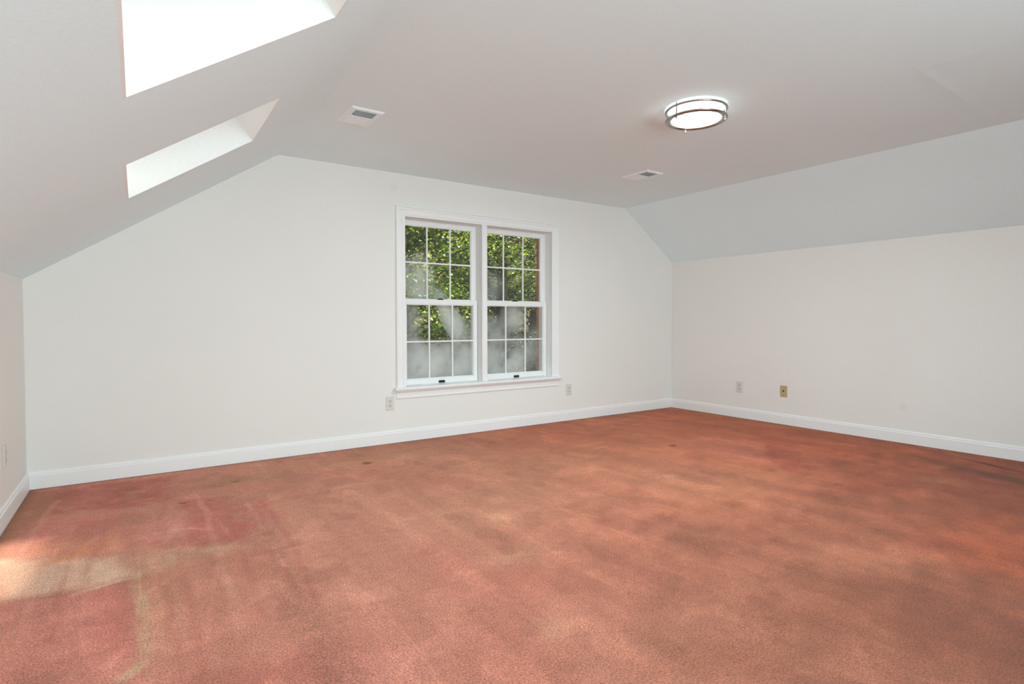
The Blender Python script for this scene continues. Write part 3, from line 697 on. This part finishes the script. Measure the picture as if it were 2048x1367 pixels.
# ------------------------------------------------------------------ outdoors: wooded slope and trees
GZ = -3.1
def ground_z(x, y): return GZ+max(0, y-9)*.10+max(0, y-17)*.35+.15*math.sin(x*.7)*math.cos(y*.5)
def forest_floor():
    m = mat('forest_floor', lin(60, 52, 34), .95); ns, ls, b = nodes(m)
    tc = N(ns, 'ShaderNodeTexCoord'); nz = N(ns, 'ShaderNodeTexNoise'); nz.inputs['Scale'].default_value = 2.5; nz.inputs['Detail'].default_value = 6; ls.new(tc.outputs['Object'], nz.inputs['Vector'])
    cr = N(ns, 'ShaderNodeValToRGB'); cr.color_ramp.elements[0].position = .35; cr.color_ramp.elements[0].color = (*lin(46, 52, 24), 1); cr.color_ramp.elements[1].position = .65; cr.color_ramp.elements[1].color = (*lin(86, 74, 46), 1)
    ls.new(nz.outputs['Fac'], cr.inputs[0]); ls.new(cr.outputs[0], b.inputs['Base Color']); return m
xs = [-14+i*1.2 for i in range(44)]; ys = [5.6+j*1.0 for j in range(36)]
vv = [(x, y, ground_z(x, y)) for y in ys for x in xs]; nx = len(xs)
ff = [(j*nx+i, j*nx+i+1, (j+1)*nx+i+1, (j+1)*nx+i) for j in range(len(ys)-1) for i in range(nx-1)]
obj('ground', (vv, [], ff), forest_floor(), None, 'wooded ground rising behind the house', None, None, 'structure', smooth=True)

def leaf_mat(name, stops):
    m = bpy.data.materials.new(name); m.use_nodes = True; ns, ls = m.node_tree.nodes, m.node_tree.links; ns.clear()
    out = N(ns, 'ShaderNodeOutputMaterial'); geo = N(ns, 'ShaderNodeNewGeometry')
    cr = N(ns, 'ShaderNodeValToRGB')
    while len(cr.color_ramp.elements) < len(stops): cr.color_ramp.elements.new(.5)
    for e_, (p, c_) in zip(cr.color_ramp.elements, stops): e_.position = p; e_.color = (*lin(*c_), 1)
    ls.new(geo.outputs['Random Per Island'], cr.inputs[0])
    df = N(ns, 'ShaderNodeBsdfDiffuse'); tl = N(ns, 'ShaderNodeBsdfTranslucent'); gl = N(ns, 'ShaderNodeBsdfGlossy'); gl.inputs['Roughness'].default_value = .38
    ls.new(cr.outputs[0], df.inputs[0]); ls.new(cr.outputs[0], tl.inputs[0])
    m1 = N(ns, 'ShaderNodeMixShader'); m1.inputs[0].default_value = .45; ls.new(df.outputs[0], m1.inputs[1]); ls.new(tl.outputs[0], m1.inputs[2])
    m2 = N(ns, 'ShaderNodeMixShader'); m2.inputs[0].default_value = .07; ls.new(m1.outputs[0], m2.inputs[1]); ls.new(gl.outputs[0], m2.inputs[2])
    ls.new(m2.outputs[0], out.inputs[0]); return m
LEAF = [leaf_mat('leaf_fresh', [(0, (44, 76, 12)), (.45, (120, 160, 24)), (1, (214, 228, 76))]),
        leaf_mat('leaf_mid', [(0, (26, 42, 12)), (.6, (66, 98, 24)), (1, (170, 192, 70))]),
        leaf_mat('leaf_dark', [(0, (20, 34, 12)), (.7, (44, 66, 24)), (1, (98, 122, 50))])]
M_bark = mat('bark', lin(84, 70, 56), .95)

def tube(bm, pts, rad, seg=7):
    rings = []
    for i, p in enumerate(pts):
        d = (pts[min(i+1, len(pts)-1)]-pts[max(i-1, 0)]).normalized(); a = d.orthogonal().normalized(); b = d.cross(a)
        rings.append([bm.verts.new(p+(a*math.cos(2*math.pi*k/seg)+b*math.sin(2*math.pi*k/seg))*rad[i]) for k in range(seg)])
    for r0, r1 in zip(rings[:-1], rings[1:]):
        for k in range(seg): bm.faces.new((r0[k], r0[(k+1) % seg], r1[(k+1) % seg], r1[k]))
    bm.faces.new(rings[0][::-1]); bm.faces.new(rings[-1])

def tree(x, y, top, rad, low, nleaf, size, kind, seed, label):
    rg = np.random.default_rng(seed); rn = random.Random(seed)
    gz = ground_z(x, y); e = empty('tree', (x, y, gz), 0, label=label, cat='tree', group='trees outside the window')
    ht = top-gz
    pts = [Vector((rn.uniform(-.12, .12)*i*.3, rn.uniform(-.12, .12)*i*.3, -.2+ht*.92*i/6)) for i in range(7)]
    rd = [.17*(1-i/6.6)*ht/10+.02 for i in range(7)]
    bm = bmesh.new(); tube(bm, pts, rd, 9); obj('trunk', fix(bm), M_bark, e, smooth=True)
    bm = bmesh.new(); tips = []
    lo = low-gz
    nb = 46
    for k in range(nb):
        f = (k+.5)/nb; zz = lo+(ht*.9-lo)*f
        base = Vector((0, 0, zz-.5)); i = min(5, int(max(0, zz-.5+.2)/(ht*.92)*6)); base = pts[i].lerp(pts[i+1], .5); base.z = max(.4, zz-.6)
        ang = k*2.399+rn.uniform(-.4, .4); rr = rad*(math.sin(math.pi*(.16+.80*f))**.6)*rn.uniform(.7, 1.05)
        tip = Vector((math.cos(ang)*rr, math.sin(ang)*rr, zz+rn.uniform(-.1, .5)))
        mid = base.lerp(tip, .5)+Vector((0, 0, .2)); tube(bm, [base, mid, tip], [.045, .028, .008], 5)
        for q in (.45, .7, .88, 1.0): tips.append((base.lerp(tip, q)+Vector((0, 0, .2*math.sin(q*3.1))), .35+.30*rr/rad))
    obj('branches', fix(bm), M_bark, e, kind='stuff')
    T = np.array([[*t[0]] for t in tips]); S = np.array([t[1] for t in tips])
    ii = rg.integers(0, len(T), nleaf)
    g = rg.normal(0, 1, (nleaf, 3)); g *= (np.abs(rg.normal(.55, .3, (nleaf, 1)))/(np.linalg.norm(g, axis=1, keepdims=True)+1e-6))
    C = T[ii]+g*S[ii][:, None]*np.array([1, 1, .55])*1.25
    d = rg.normal(0, 1, (nleaf, 3)); d[:, 2] = d[:, 2]*.5-.35; d /= np.linalg.norm(d, axis=1, keepdims=True)
    up = np.tile(np.array([0, 0, 1.0]), (nleaf, 1))+rg.normal(0, .45, (nleaf, 3)); s = np.cross(d, up); s /= np.linalg.norm(s, axis=1, keepdims=True)+1e-6
    nn = np.cross(s, d); L = size*rg.uniform(.6, 1.25, (nleaf, 1))
    V = np.stack([C, C+d*L*.35+s*L*.42+nn*L*.08, C+d*L*1.05, C+d*L*.35-s*L*.42+nn*L*.08], 1).reshape(-1, 3)
    Fq = np.arange(nleaf*4).reshape(-1, 4)
    Fi = np.concatenate([Fq[:, [0, 1, 2]], Fq[:, [0, 2, 3]]])
    me = bpy.data.meshes.new('foliage'); me.vertices.add(len(V)); me.vertices.foreach_set('co', V.astype(np.float32).ravel())
    me.loops.add(Fi.size); me.loops.foreach_set('vertex_index', Fi.astype(np.int32).ravel())
    me.polygons.add(len(Fi)); me.polygons.foreach_set('loop_start', np.arange(0, Fi.size, 3, dtype=np.int32)); me.update(calc_edges=True)
    me.materials.append(LEAF[kind]); o = bpy.data.objects.new('foliage', me); COL.objects.link(o); o.parent = e; o['kind'] = 'stuff'
TREES = [(4.4, 10.6, 8.0, 2.3, 0.8, 28000, .062, 0, 'bright green leafy tree seen through the left window top'),
         (7.6, 11.6, 8.5, 2.2, 1.6, 24000, .062, 0, 'fresh green leafy tree seen through the right window top'),
         (5.9, 13.6, 8.5, 2.6, -1.5, 30000, .075, 1, 'dense mid green tree behind the two nearest trees'),
         (9.6, 14.6, 9.0, 2.7, -1.5, 26000, .08, 2, 'dark green tree behind the right hand window edge'),
         (2.2, 13.2, 8.5, 2.6, -1.0, 12000, .10, 1, 'mid green tree farther left outside'),
         (7.6, 17.2, 10.0, 3.2, -1.2, 20000, .115, 2, 'tall dark tree at the back, mid view'),
         (12.8, 17.5, 10.0, 3.2, -1.0, 10000, .13, 2, 'tall dark tree at the back, farthest right'),
         (3.4, 17.6, 10.0, 3.2, -1.0, 10000, .13, 2, 'tall dark tree at the back, farthest left')]
for k, t in enumerate(TREES): tree(*t[:8], 100+k, t[8])
